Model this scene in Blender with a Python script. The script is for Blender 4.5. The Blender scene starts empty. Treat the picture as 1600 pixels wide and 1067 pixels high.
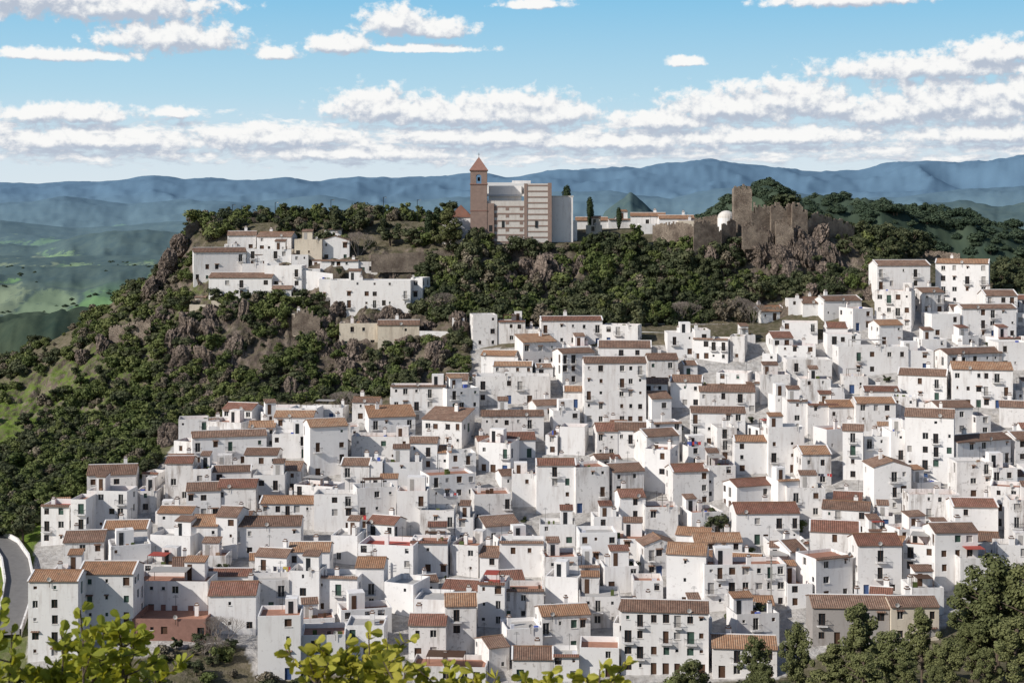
import bpy, math, random
import numpy as np
from mathutils import Vector, Matrix
random.seed(7); rng=np.random.default_rng(7)
F=2400.0; HZ=325.0; CZ=200.0
scene=bpy.context.scene
COL=scene.collection

# ------------------------------------------------------------------ noise
def _h(ix,iy,seed):
    n=(ix.astype(np.int64)*374761393+iy.astype(np.int64)*668265263+seed*1442695041)&0xFFFFFFFF
    n=((n^(n>>13))*1274126177)&0xFFFFFFFF
    return ((n^(n>>16))&0xFFFF)/65535.0
def vnoise(x,y,seed=0):
    x=np.asarray(x,float);y=np.asarray(y,float)
    ix=np.floor(x);iy=np.floor(y);fx=x-ix;fy=y-iy
    fx=fx*fx*(3-2*fx);fy=fy*fy*(3-2*fy)
    a=_h(ix,iy,seed);b=_h(ix+1,iy,seed);c=_h(ix,iy+1,seed);d=_h(ix+1,iy+1,seed)
    return (a*(1-fx)+b*fx)*(1-fy)+(c*(1-fx)+d*fx)*fy
def fbm(x,y,seed=0,o=5):
    s=0;a=.5;t=0
    for i in range(o):
        s=s+a*vnoise(x,y,seed+i*17);t+=a;a*=.5;x,y=x*1.62+y*1.2+5.1,y*1.62-x*1.2+3.3
    return s/t-0.5
# ------------------------------------------------------------------ terrain
C=[-400,0,130,280,450,600,720,850,1000,1200,1300,1400,1500,1600,2000]
PT={245:[1090,1080,1065,1050,1075,1070,1080,1080,1075,1060,1050,1045,1040,1035,1010],
260:[1000,990,985,985,995,1000,1005,1005,1000,985,975,965,955,950,940],
300:[900,860,845,835,840,845,845,845,840,825,815,805,800,790,780],
340:[800,745,730,700,690,690,690,690,685,670,660,650,645,640,620],
360:[760,712,700,675,650,640,618,610,600,585,580,570,570,570,560],
375:[740,690,670,650,630,610,570,550,535,530,530,520,525,530,530],
385:[720,665,640,610,580,560,520,515,515,512,505,485,490,500,500],
395:[700,640,600,530,490,505,500,495,495,495,480,460,465,470,470],
405:[690,615,570,480,460,480,460,440,440,450,440,430,440,455,460],
415:[680,595,540,440,415,410,385,382,382,390,375,400,425,440,450],
440:[660,575,505,395,350,348,352,362,358,350,348,385,415,430,450],
480:[660,600,515,410,340,340,345,350,348,345,350,400,430,440,460],
520:[700,660,600,440,380,380,380,380,380,380,390,430,440,450,480]}
CN=C[:3]+[215,280,300]+C[4:]
for k,row in PT.items():
    a=float(np.interp(215,C,row));b=float(np.interp(300,C,row))
    if k==415:a,b=478,425
    if k==440:a,b=448,352
    if k==480:a,b=460,342
    if k==520:a,b=540,380
    PT[k]=row[:3]+[a,row[3],b]+row[4:]
C=CN;NC=len(C)
TY=[-60,0,3.5,7,60,150,205,228]; TD=[[v]*NC for v in (-4,1.6,2.0,3.6,34,80,84,82)]
for j in range(NC-6,NC):
    TD[6][j]=72; TD[7][j]=74
TD[6][-4:]=[66,65,65,65]; TD[7][-4:]=[71,70,70,69]
for yy,row in PT.items():
    TY.append(yy);TD.append([(p-HZ)*yy/F for p in row])
TY+= [620,800]; TD+=[[100]*NC,[150]*NC]
TY=np.array(TY,float);TD=np.array(TD,float);CC=np.array(C,float)
PLAIN=165.0
RID=[
(880,170,[(900,480),(1000,420),(1040,350),(1070,332),(1130,312),(1200,303),(1260,304),(1330,322),(1400,335),(1480,350),(1540,362),(1600,375),(1750,392),(1900,420)]),
(2500,330,[(900,420),(945,345),(985,311),(1020,335),(1080,390)]),
(3000,600,[(1200,400),(1380,346),(1440,327),(1500,319),(1560,329),(1600,322),(1800,330)]),
(3300,420,[(-400,395),(-150,385),(0,382),(60,386),(100,374),(160,366),(230,363),(290,368),(350,376),(450,384),(600,392),(900,400)]),
(5200,900,[(-400,352),(0,345),(50,350),(120,356),(200,352),(300,346),(500,354),(800,350),(1200,345),(1500,340),(1800,338)]),
(8500,1300,[(-400,318),(0,320),(100,308),(200,318),(300,309),(400,317),(500,310),(600,320),(700,309),(850,304),(950,299),(1050,309),(1150,296),(1250,303),(1400,309),(1500,297),(1600,288),(1900,300)]),
(15500,2500,[(-400,292),(0,290),(60,290),(100,286),(150,286),(240,277),(290,283),(330,281),(400,279),(450,276),(500,279),(560,274),(610,281),(700,279),(740,272),(790,270),(830,265),(900,262),(940,259),(1000,257),(1060,254),(1100,251),(1180,260),(1250,265),(1290,261),(1340,259),(1400,251),(1460,252),(1500,254),(1540,249),(1600,240),(1700,250),(1900,262)]),
]
def table_drop(px,y):
    j=np.clip(np.searchsorted(CC,px)-1,0,len(CC)-2); i=np.clip(np.searchsorted(TY,y)-1,0,len(TY)-2)
    u=np.clip((px-CC[j])/(CC[j+1]-CC[j]),0,1); v=np.clip((y-TY[i])/(TY[i+1]-TY[i]),0,1)
    return (TD[i,j]*(1-u)+TD[i,j+1]*u)*(1-v)+(TD[i+1,j]*(1-u)+TD[i+1,j+1]*u)*v
def crag(px,y):
    steep=np.interp(y,[366,380,392,412,418],[0,.6,1,1,0])
    leftc=np.clip((740-px)/60,0,1)*np.interp(y,[345,362],[0,1])*np.interp(y,[410,430],[1,0.3])
    m=np.clip(steep*np.clip((1380-px)/60,0,1)+0.0,0,1)*np.where(px>735,np.interp(y,[388,394],[0,1]),1)
    m=np.maximum(m*0.8,leftc*0.8*np.clip((px-60)/150,0.25,1))
    return m*np.interp(px,[1480,1560],[1,0])
def drop(x,y,detail=True):
    x=np.asarray(x,float);y=np.asarray(y,float)
    yc=np.maximum(y,30.0)
    px=800+F*x/yc
    d=table_drop(px,y)
    if detail:
        m=crag(px,y)
        d=d+m*(fbm(x*0.11,y*0.11,3,5)*9+np.abs(fbm(x*0.3+9,y*0.3,8,4))*7+fbm(x*.9,y*.9,13,3)*1.6-1.2)
        d=d+fbm(x*0.05,y*0.05,5,4)*np.interp(y,[10,60,200,230],[0,4,4,0])
    far=PLAIN+0*x+fbm(x/400,y/400,11,4)*12
    for (Y0,W,prof) in RID:
        P=np.array(prof,float)
        t=np.interp(px,P[:,0],P[:,1]); dt=(t-HZ)*Y0/F
        wob=Y0+fbm(x/(W*1.6),y*0+Y0,21,2)*W*0.7
        amp=np.maximum(PLAIN-dt,0)
        q=(y-wob)/W
        e=np.exp(-q**2)
        S=W*.42
        n=fbm(x/S,y/S,31,6); rid=1-2.2*np.abs(fbm(x/(S*.8)+7,y/(S*.8),57,5))*2
        hgt=amp*np.clip(e+e*(1-e*.82)*(n*0.8+ (rid-.6)*.45)+e*n*.07,0,1.15)
        far=np.minimum(far,PLAIN-hgt)
    w=np.clip((y-560)/240,0,1)
    return d*(1-w)+far*w
def gz(x,y,detail=True): return CZ-drop(np.array([x]),np.array([y]),detail)[0]
YS=np.arange(237,478,0.4)
def solve(px,py):
    g=HZ+F*table_drop(np.full_like(YS,px),YS)/YS
    k=np.argmax(g<=py)
    if not (g<=py).any(): return 440.0
    return float(YS[k])
def W3(px,py,y): return Vector(((px-800)*y/F,y,CZ-(py-HZ)*y/F))

# ------------------------------------------------------------------ material helpers
class NT:
    def __init__(s,nt): s.t=nt;s.l=nt.links
    def n(s,typ,**kw):
        nd=s.t.nodes.new(typ)
        for k,v in kw.items():
            if k=='inp':
                for a,b in v.items():
                    if isinstance(b,bpy.types.NodeSocket): s.l.new(b,nd.inputs[a])
                    else: nd.inputs[a].default_value=b
            else: setattr(nd,k,v)
        return nd
    def m(s,op,a,b=None,c=None,clamp=False):
        nd=s.t.nodes.new('ShaderNodeMath');nd.operation=op;nd.use_clamp=clamp
        for i,v in enumerate((a,b,c)):
            if v is None: continue
            if isinstance(v,bpy.types.NodeSocket): s.l.new(v,nd.inputs[i])
            else: nd.inputs[i].default_value=v
        return nd.outputs[0]
    def vm(s,op,a,b=None):
        nd=s.t.nodes.new('ShaderNodeVectorMath');nd.operation=op
        for i,v in enumerate((a,b)):
            if v is None: continue
            if isinstance(v,bpy.types.NodeSocket): s.l.new(v,nd.inputs[i])
            else: nd.inputs[i].default_value=v
        return nd
    def mix(s,f,a,b,bt='MIX'):
        nd=s.t.nodes.new('ShaderNodeMix');nd.data_type='RGBA';nd.blend_type=bt
        for i,v in ((0,f),(6,a),(7,b)):
            if isinstance(v,bpy.types.NodeSocket): s.l.new(v,nd.inputs[i])
            elif isinstance(v,(int,float)): nd.inputs[i].default_value=v
            else: nd.inputs[i].default_value=(*v,1)
        return nd.outputs[2]
    def noise(s,vec,scale,detail=4,rough=.55,dist=0):
        return s.n('ShaderNodeTexNoise',inp={'Vector':vec,'Scale':scale,'Detail':detail,'Roughness':rough,'Distortion':dist}).outputs['Fac']
    def ramp(s,f,stops):
        nd=s.t.nodes.new('ShaderNodeValToRGB');s.l.new(f,nd.inputs[0]);e=nd.color_ramp.elements
        while len(e)<len(stops): e.new(0.5)
        for i,(p,c) in enumerate(stops):
            e[i].position=p;e[i].color=(*c,1) if len(c)==3 else c
        return nd.outputs[0]
    def rng(s,v,a,b,c=0.,d=1.):
        return s.n('ShaderNodeMapRange',inp={0:v,1:a,2:b,3:c,4:d}).outputs[0]
def mat(name):
    m=bpy.data.materials.new(name);m.use_nodes=True
    t=m.node_tree;t.nodes.clear();N=NT(t)
    out=N.n('ShaderNodeOutputMaterial');b=N.n('ShaderNodeBsdfPrincipled')
    t.links.new(b.outputs[0],out.inputs[0])
    b.inputs['Roughness'].default_value=.9
    b.inputs['Specular IOR Level'].default_value=.2
    return m,N,b
def setc(N,b,c): N.l.new(c,b.inputs['Base Color'])
def bump(N,b,h,st,dist=.05):
    nd=N.n('ShaderNodeBump',inp={'Height':h,'Strength':st,'Distance':dist});N.l.new(nd.outputs[0],b.inputs['Normal'])
def plain(name,c,r=.8,var=.25,sc=2.):
    m,N,b=mat(name);p=N.n('ShaderNodeNewGeometry').outputs['Position']
    n=N.noise(p,sc,2);
    setc(N,b,N.mix(n,tuple(x*(1-var) for x in c),tuple(min(1,x*(1+var)) for x in c)));b.inputs['Roughness'].default_value=r
    return m
def plaster(name,base,dirt,amount):
    m,N,b=mat(name);p=N.n('ShaderNodeNewGeometry').outputs['Position']
    oi=N.n('ShaderNodeObjectInfo').outputs['Random']
    c=N.mix(oi,tuple(x*.89 for x in base),base)
    n1=N.noise(p,.25,3,.6)
    c=N.mix(N.rng(n1,.4,.75,0,.5),c,tuple(x*.85 for x in base))
    st=N.vm('MULTIPLY',p,(1.1,1.1,.16)).outputs[0]
    n2=N.noise(st,1.0,5,.65)
    n3=N.noise(p,.12,2,.5)
    k=N.m('MULTIPLY',N.rng(n2,.48,.68),N.rng(n3,.38,.60))
    k=N.m('MULTIPLY',k,amount)
    c=N.mix(k,c,dirt)
    n4=N.noise(p,1.3,4,.7)
    c=N.mix(N.m('MULTIPLY',N.rng(n4,.58,.70),amount*.7),c,tuple(x*.8 for x in dirt))
    setc(N,b,c)
    return m
M={}
M['w1']=plaster('white_limewash',(.83,.805,.785),(.46,.40,.365),.5)
M['w2']=plaster('weathered_limewash',(.77,.74,.715),(.30,.255,.225),.95)
M['w3']=plaster('cream_plaster',(.66,.58,.47),(.34,.28,.22),.7)
M['w4']=plaster('grey_render',(.36,.33,.31),(.2,.17,.15),.6)
def tiles(name,cols):
    m,N,b=mat(name);uv=N.n('ShaderNodeUVMap').outputs[0]
    p=N.n('ShaderNodeNewGeometry').outputs['Position'];oi=N.n('ShaderNodeObjectInfo').outputs['Random']
    sep=N.n('ShaderNodeSeparateXYZ',inp={0:uv})
    s=N.m('SINE',N.m('MULTIPLY',sep.outputs[0],2*math.pi/.36))
    s01=N.rng(s,-1,1)
    row=N.m('FRACT',N.m('MULTIPLY',sep.outputs[1],1/.42))
    cell=N.vm('FLOOR',N.vm('MULTIPLY',uv,(1/.36,1/.42,1)).outputs[0]).outputs[0]
    wn=N.n('ShaderNodeTexWhiteNoise',noise_dimensions='3D',inp={0:cell}).outputs[0]
    n=N.noise(p,.5,3,.6)
    f=N.m('ADD',N.m('MULTIPLY',N.rng(n,.3,.7),.4),N.m('ADD',N.m('MULTIPLY',wn,.35),N.m('MULTIPLY',oi,.42)),clamp=True)
    c=N.ramp(f,[(0,cols[0]),(.35,cols[1]),(.7,cols[2]),(1,cols[3])])
    c=N.mix(N.rng(s01,0,.4,.7,0),c,(.04,.025,.018))
    c=N.mix(N.rng(row,0,.2,.35,0),c,(.05,.035,.028))
    ln=N.noise(p,1.2,3,.7)
    c=N.mix(N.rng(ln,.54,.68,0,.6),c,(.12,.10,.08))
    setc(N,b,c);bump(N,b,N.m('ADD',s01,N.m('MULTIPLY',row,.3)),.7,.08)
    return m
M['t1']=tiles('old_clay_tiles',[(.11,.07,.055),(.20,.12,.088),(.29,.18,.13),(.40,.27,.20)])
M['t2']=tiles('orange_clay_tiles',[(.21,.12,.073),(.35,.19,.11),(.44,.25,.15),(.50,.34,.23)])
M['t3']=tiles('red_clay_tiles',[(.12,.062,.05),(.21,.098,.07),(.29,.14,.10),(.37,.20,.15)])
M['floor']=plain('terrace_floor',(.35,.18,.125),.8,.3,1)
M['floor2']=plain('terrace_floor_grey',(.42,.40,.38),.8,.2,1)
M['red']=plain('red_painted_terrace',(.36,.07,.05),.6,.2,1)
M['wood']=plain('brown_wood',(.09,.05,.032),.6,.3,3)
M['wood2']=plain('green_shutter',(.05,.09,.07),.6,.3,3)
M['wood3']=plain('grey_blind',(.36,.34,.32),.6,.2,3)
M['blue']=plain('blue_door',(.05,.09,.20),.5,.2,3)
M['iron']=plain('black_iron',(.02,.02,.022),.5,.2,3)
M['sill']=plain('window_sill',(.6,.57,.53),.8,.1,3)
M['brick']=plain('brick_red',(.27,.15,.12),.9,.22,1.5)
M['churchbrick']=plain('church_brick',(.265,.19,.16),.9,.22,1.2)
M['churchwhite']=plaster('church_whitewash',(.66,.62,.575),(.42,.35,.30),.6)
M['slate']=plain('pale_roof',(.50,.49,.47),.7,.12,.4)
m,N,b=mat('window_glass');b.inputs['Base Color'].default_value=(.025,.028,.032,1);b.inputs['Roughness'].default_value=.15;b.inputs['Specular IOR Level'].default_value=.5;M['glass']=m
def stone(name,c1,c2,sc=.5,vs=1.1,vk=.6):
    m,N,b=mat(name);p=N.n('ShaderNodeNewGeometry').outputs['Position']
    n=N.noise(p,sc,6,.68);v=N.n('ShaderNodeTexVoronoi',feature='DISTANCE_TO_EDGE',inp={'Vector':p,'Scale':vs}).outputs[0]
    c=N.mix(N.rng(n,.35,.65),c1,c2);c=N.mix(N.rng(v,0,.10,vk,0),c,tuple(x*.4 for x in c1))
    setc(N,b,c);bump(N,b,N.m('ADD',n,N.rng(v,0,.1)),.8,.25);return m
M['stone']=stone('rubble_stone',(.15,.115,.092),(.38,.31,.245),.35,2.6,.3)
M['rock']=stone('limestone_rock',(.075,.06,.05),(.25,.195,.16),.35)
def foliage(name,a,bc,c,trans=.0,nsc=.35):
    m,N,b=mat(name);ge=N.n('ShaderNodeNewGeometry');p=ge.outputs['Position'];oi=N.n('ShaderNodeObjectInfo').outputs['Random']
    ri=ge.outputs['Random Per Island']
    n=N.noise(p,nsc,2,.6);n2=N.noise(p,.035,3,.6)
    f=N.m('ADD',N.m('ADD',N.m('MULTIPLY',N.rng(n,.3,.7),.25),N.m('MULTIPLY',N.rng(n2,.35,.65),.2)),N.m('ADD',N.m('MULTIPLY',oi,.42),N.m('MULTIPLY',ri,.25)),clamp=True)
    setc(N,b,N.ramp(f,[(0,a),(.5,bc),(1,c)]));b.inputs['Roughness'].default_value=.7
    if trans:
        tr=N.n('ShaderNodeBsdfTranslucent',inp={0:(c[0],c[1]*1.1,c[2]*.5,1)})
        mx=N.n('ShaderNodeMixShader',inp={0:trans,1:b.outputs[0],2:tr.outputs[0]})
        out=[q for q in N.t.nodes if q.type=='OUTPUT_MATERIAL'][0];N.l.new(mx.outputs[0],out.inputs[0])
    return m
M['leaf']=foliage('evergreen_foliage',(.026,.036,.016),(.055,.066,.030),(.12,.125,.062))
M['leafl']=foliage('scrub_foliage',(.045,.065,.018),(.085,.108,.032),(.16,.175,.06))
M['leafd']=foliage('dry_scrub',(.09,.075,.055),(.145,.12,.085),(.22,.19,.135))
M['pine']=foliage('pine_needles',(.06,.072,.028),(.105,.115,.044),(.18,.185,.075))
M['cyp']=foliage('cypress_foliage',(.018,.03,.012),(.03,.045,.018),(.04,.06,.022))
M['fgleaf']=foliage('shrub_leaves',(.14,.17,.022),(.27,.29,.038),(.46,.40,.07),.35,12)
M['far']=foliage('distant_foliage',(.035,.055,.035),(.048,.072,.042),(.068,.09,.052))
M['bark']=plain('bark',(.12,.09,.07),.9,.3,2)
M['twig']=plain('grey_twigs',(.26,.22,.19),.9,.2,2)
for i,c in enumerate([(.6,.6,.65),(.08,.12,.4),(.5,.06,.06),(.05,.05,.07),(.6,.45,.1)]): M['cl%d'%i]=plain('cloth_%s'%['white','blue','red','black','yellow'][i],c,.9,.1,3)

# ground material
m,N,b=mat('terrain_ground');M['ground']=m
geo=N.n('ShaderNodeNewGeometry');p=geo.outputs['Position'];sep=N.n('ShaderNodeSeparateXYZ',inp={0:p})
at=N.n('ShaderNodeVertexColor',layer_name='mask');sa=N.n('ShaderNodeSeparateColor',inp={0:at.outputs[0]})
g1=N.noise(p,.09,5,.6);g2=N.noise(p,.8,4,.65)
grass=N.mix(N.rng(g1,.35,.65),(.08,.125,.024),(.15,.21,.042));grass=N.mix(N.rng(g2,.5,.75,0,.8),grass,(.16,.13,.085))
dry=N.mix(N.rng(g1,.35,.65),(.07,.07,.036),(.14,.12,.08));dry=N.mix(N.rng(g2,.45,.65,0,.7),dry,(.21,.175,.135))
grass=N.mix(N.m('MAXIMUM',N.rng(sep.outputs[0],-96,-72),N.rng(sep.outputs[1],404,416)),grass,dry)
rk=N.noise(p,.22,6,.7);rockc=N.ramp(rk,[(.3,(.06,.048,.04)),(.5,(.15,.118,.098)),(.7,(.30,.245,.20))])
rock2=N.noise(N.vm('MULTIPLY',p,(1,1,.35)).outputs[0],.7,4,.7);rockc=N.mix(N.rng(rock2,.45,.62,0,.7),rockc,(.045,.038,.033))
near=N.mix(N.m('MULTIPLY',sa.outputs[1],N.rng(g2,.35,.55,.35,1)),grass,rockc)
pav=N.mix(N.rng(g2,.3,.7),(.28,.26,.24),(.5,.48,.46))
near=N.mix(sa.outputs[0],near,pav)
fv=N.vm('MULTIPLY',p,(1,.45,0)).outputs[0]
dist=N.n('ShaderNodeTexNoise',inp={'Vector':fv,'Scale':.01,'Detail':3}).outputs['Color']
fvd=N.vm('ADD',fv,N.vm('MULTIPLY',dist,(50,50,0)).outputs[0]).outputs[0]
vt=N.n('ShaderNodeTexVoronoi',inp={'Vector':fvd,'Scale':.0085,'Randomness':.9})
ve=N.n('ShaderNodeTexVoronoi',feature='DISTANCE_TO_EDGE',inp={'Vector':fvd,'Scale':.0085,'Randomness':.9}).outputs[0]
sv=N.n('ShaderNodeSeparateColor',inp={0:vt.outputs['Color']})
field=N.ramp(sv.outputs[0],[(0,(.14,.26,.05)),(.3,(.19,.32,.06)),(.55,(.14,.22,.065)),(.8,(.25,.26,.13)),(1,(.21,.34,.075))])
fn=N.noise(fv,.006,7,.72);fn2=N.noise(fv,.03,5,.72)
forest=N.mix(N.rng(fn2,.35,.6),(.022,.036,.02),(.062,.08,.042))
field=N.mix(N.m('MULTIPLY',N.rng(ve,.012,.05,.85,0),N.rng(fn2,.42,.5)),field,forest)
rightside=N.m('MULTIPLY',N.rng(sep.outputs[0],-50,50),N.rng(sep.outputs[1],1500,1300))
ff=N.m('ADD',N.m('ADD',N.m('MULTIPLY',fn,.9),N.m('MULTIPLY',sa.outputs[2],.30)),N.m('MULTIPLY',rightside,.8))
fm=N.m('MULTIPLY',N.rng(ff,.53,.56),N.m('MAXIMUM',N.rng(sa.outputs[2],.15,.45),rightside))
farc=N.mix(fm,field,forest)
farc=N.mix(N.m('MULTIPLY',N.rng(fn2,.60,.63),N.rng(sa.outputs[2],-.1,.25,.4,1)),farc,forest)
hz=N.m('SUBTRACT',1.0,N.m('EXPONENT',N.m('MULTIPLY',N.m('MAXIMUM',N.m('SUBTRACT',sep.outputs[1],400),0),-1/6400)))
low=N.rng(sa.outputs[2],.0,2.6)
hcol=N.mix(low,(.21,.32,.39),(.13,.22,.32))  # painted haze tint, paler on low ground for valley mist
farc=N.mix(hz,farc,hcol)  # aerial haze painted into the far base colour, stronger with distance
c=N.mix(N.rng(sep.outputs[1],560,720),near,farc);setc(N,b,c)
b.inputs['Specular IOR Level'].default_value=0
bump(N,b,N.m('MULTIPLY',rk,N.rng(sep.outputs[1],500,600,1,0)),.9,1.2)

# ------------------------------------------------------------------ ground mesh
ys=np.concatenate([np.arange(-40,10,1.5),np.arange(10,236,4),np.arange(236,350,1.2),np.arange(350,450,.6),np.arange(450,600,3),np.geomspace(600,22000,380),[30000,45000]])
us=np.linspace(-.47,.47,800)
YY,UU=np.meshgrid(ys,us,indexing='ij');XX=UU*(YY+100)
DD=drop(XX,YY)
nr,nc=YY.shape
V=np.stack([XX.ravel(),YY.ravel(),(CZ-DD).ravel()],1)
idx=np.arange(nr*nc).reshape(nr,nc)
Fq=np.stack([idx[:-1,:-1].ravel(),idx[:-1,1:].ravel(),idx[1:,1:].ravel(),idx[1:,:-1].ravel()],1)
me=bpy.data.meshes.new('ground')
me.vertices.add(len(V));me.vertices.foreach_set('co',V.ravel())
me.loops.add(len(Fq)*4);me.loops.foreach_set('vertex_index',Fq.ravel().astype(np.int32))
me.polygons.add(len(Fq));me.polygons.foreach_set('loop_start',np.arange(0,len(Fq)*4,4,dtype=np.int32))
me.polygons.foreach_set('loop_total',np.full(len(Fq),4,dtype=np.int32))
me.update(calc_edges=True)
def inpoly(px,py,poly):
    px=np.asarray(px,float);py=np.asarray(py,float);r=np.zeros(px.shape,bool);n=len(poly)
    for i in range(n):
        x1,y1=poly[i];x2,y2=poly[(i+1)%n]
        c=((y1>py)!=(y2>py))&(px<(x2-x1)*(py-y1)/((y2-y1)+1e-9)+x1);r^=c
    return r
VILL=[(40,1050),(55,850),(120,790),(240,740),(275,690),(300,672),(430,655),(600,640),(715,620),(738,545),(940,540),(1050,540),(1290,530),(1370,490),(1480,470),(1600,480),(1900,480),(1900,960),(1530,930),(1440,1010),(1300,1010),(1215,1062),(1110,1064),(960,1072),(700,1072),(480,1050),(400,1060),(380,1010),(320,1005),(200,1030)]
dz_y=np.gradient(DD,axis=0)/np.gradient(YY,axis=0);dz_x=np.gradient(DD,axis=1)/np.gradient(XX,axis=1)
sl=np.sqrt(dz_y**2+dz_x**2)
PX=800+F*XX/np.maximum(YY,30);PY=HZ+F*table_drop(PX,YY)/np.maximum(YY,30)
vm_=(inpoly(PX,PY,VILL)&(YY>230)&(YY<420)).astype(float)
col=np.zeros((nr*nc,4),np.float32)
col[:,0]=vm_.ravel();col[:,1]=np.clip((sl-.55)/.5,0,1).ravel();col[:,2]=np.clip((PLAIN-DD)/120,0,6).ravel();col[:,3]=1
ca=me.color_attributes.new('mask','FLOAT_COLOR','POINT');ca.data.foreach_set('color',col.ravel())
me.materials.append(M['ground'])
me.polygons.foreach_set('use_smooth',np.ones(len(Fq),bool))
o=bpy.data.objects.new('ground',me);COL.objects.link(o)

# ------------------------------------------------------------------ mesh builder
class MB:
    def __init__(s): s.v=[];s.f=[];s.m=[];s.uv=[];s.mats=[]
    def mi(s,k):
        if k not in s.mats: s.mats.append(k)
        return s.mats.index(k)
    def poly(s,pts,k,uv=None):
        b=len(s.v);s.v+= [tuple(p) for p in pts];s.f.append(tuple(range(b,b+len(pts))));s.m.append(s.mi(k))
        s.uv+= uv if uv else [(0,0)]*len(pts)
    def box(s,x0,x1,y0,y1,z0,z1,k,ktop=None,bottom=True):
        a=(x0,y0,z0);b=(x1,y0,z0);c=(x1,y1,z0);d=(x0,y1,z0);e=(x0,y0,z1);f=(x1,y0,z1);g=(x1,y1,z1);h=(x0,y1,z1)
        s.poly([a,b,f,e],k);s.poly([b,c,g,f],k);s.poly([c,d,h,g],k);s.poly([d,a,e,h],k);s.poly([e,f,g,h],ktop or k)
        if bottom: s.poly([d,c,b,a],k)
    def slab(s,p,k,ke,th=.14):
        P=[Vector(q) for q in p];L=(P[1]-P[0]).length;H=(P[3]-P[0]).length;L2=(P[2]-P[3]).length;o=(L-L2)/2
        s.poly(P,k,[(0,0),(L,0),(L-o,H),(o,H)])
        Q=[q-Vector((0,0,th)) for q in P];s.poly([Q[3],Q[2],Q[1],Q[0]],ke)
        for i in range(4): j=(i+1)%4;s.poly([Q[i],Q[j],P[j],P[i]],ke)
    def wall(s,o,u,w,z0,bands,k,nin,pane='glass',rec=.2):
        o=Vector(o);u=Vector(u);nin=Vector(nin);Z=Vector((0,0,1))
        P=lambda a,z,d=0:o+u*a+Z*z+nin*d
        for za,zb,ops in bands:
            ops=sorted(ops);c=0
            for (a,b2,va,vb,pm) in ops:
                if a<c+.05 or b2>w-.05 or va<za or vb>zb: continue
                s.poly([P(c,za),P(a,za),P(a,zb),P(c,zb)],k)
                if va>za+.01: s.poly([P(a,za),P(b2,za),P(b2,va),P(a,va)],k)
                s.poly([P(a,vb),P(b2,vb),P(b2,zb),P(a,zb)],k)
                s.poly([P(a,va),P(a,va,rec),P(a,vb,rec),P(a,vb)],k);s.poly([P(b2,va,rec),P(b2,va),P(b2,vb),P(b2,vb,rec)],k)
                s.poly([P(a,va),P(b2,va),P(b2,va,rec),P(a,va,rec)],k);s.poly([P(a,vb,rec),P(b2,vb,rec),P(b2,vb),P(a,vb)],k)
                s.poly([P(a,va,rec),P(b2,va,rec),P(b2,vb,rec),P(a,vb,rec)],pm)
                if pm=='glass' and b2-a>.7:
                    mm=(a+b2)/2;fr='wood' if random.random()<.6 else 'sill'
                    for (x0,x1,y0,y1) in ((mm-.035,mm+.035,va,vb),(a,a+.07,va,vb),(b2-.07,b2,va,vb),(a+.07,b2-.07,vb-.07,vb),(a+.07,b2-.07,va,va+.07)):
                        s.poly([P(x0,y0,rec-.04),P(x1,y0,rec-.04),P(x1,y1,rec-.04),P(x0,y1,rec-.04)],fr)
                c=b2
            s.poly([P(c,za),P(w,za),P(w,zb),P(c,zb)],k)
    def obj(s,name,loc=(0,0,0),yaw=0,parent=None,smooth=False):
        me=bpy.data.meshes.new(name);me.from_pydata(s.v,[],s.f)
        for k in s.mats: me.materials.append(M[k])
        me.polygons.foreach_set('material_index',s.m)
        ul=me.uv_layers.new(name='UVMap');ul.data.foreach_set('uv',np.array(s.uv,np.float32).ravel())
        if smooth: me.polygons.foreach_set('use_smooth',[True]*len(s.f))
        me.update()
        o=bpy.data.objects.new(name,me);COL.objects.link(o);o.location=loc;o.rotation_euler=(0,0,yaw)
        if parent: o.parent=parent
        return o

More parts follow.
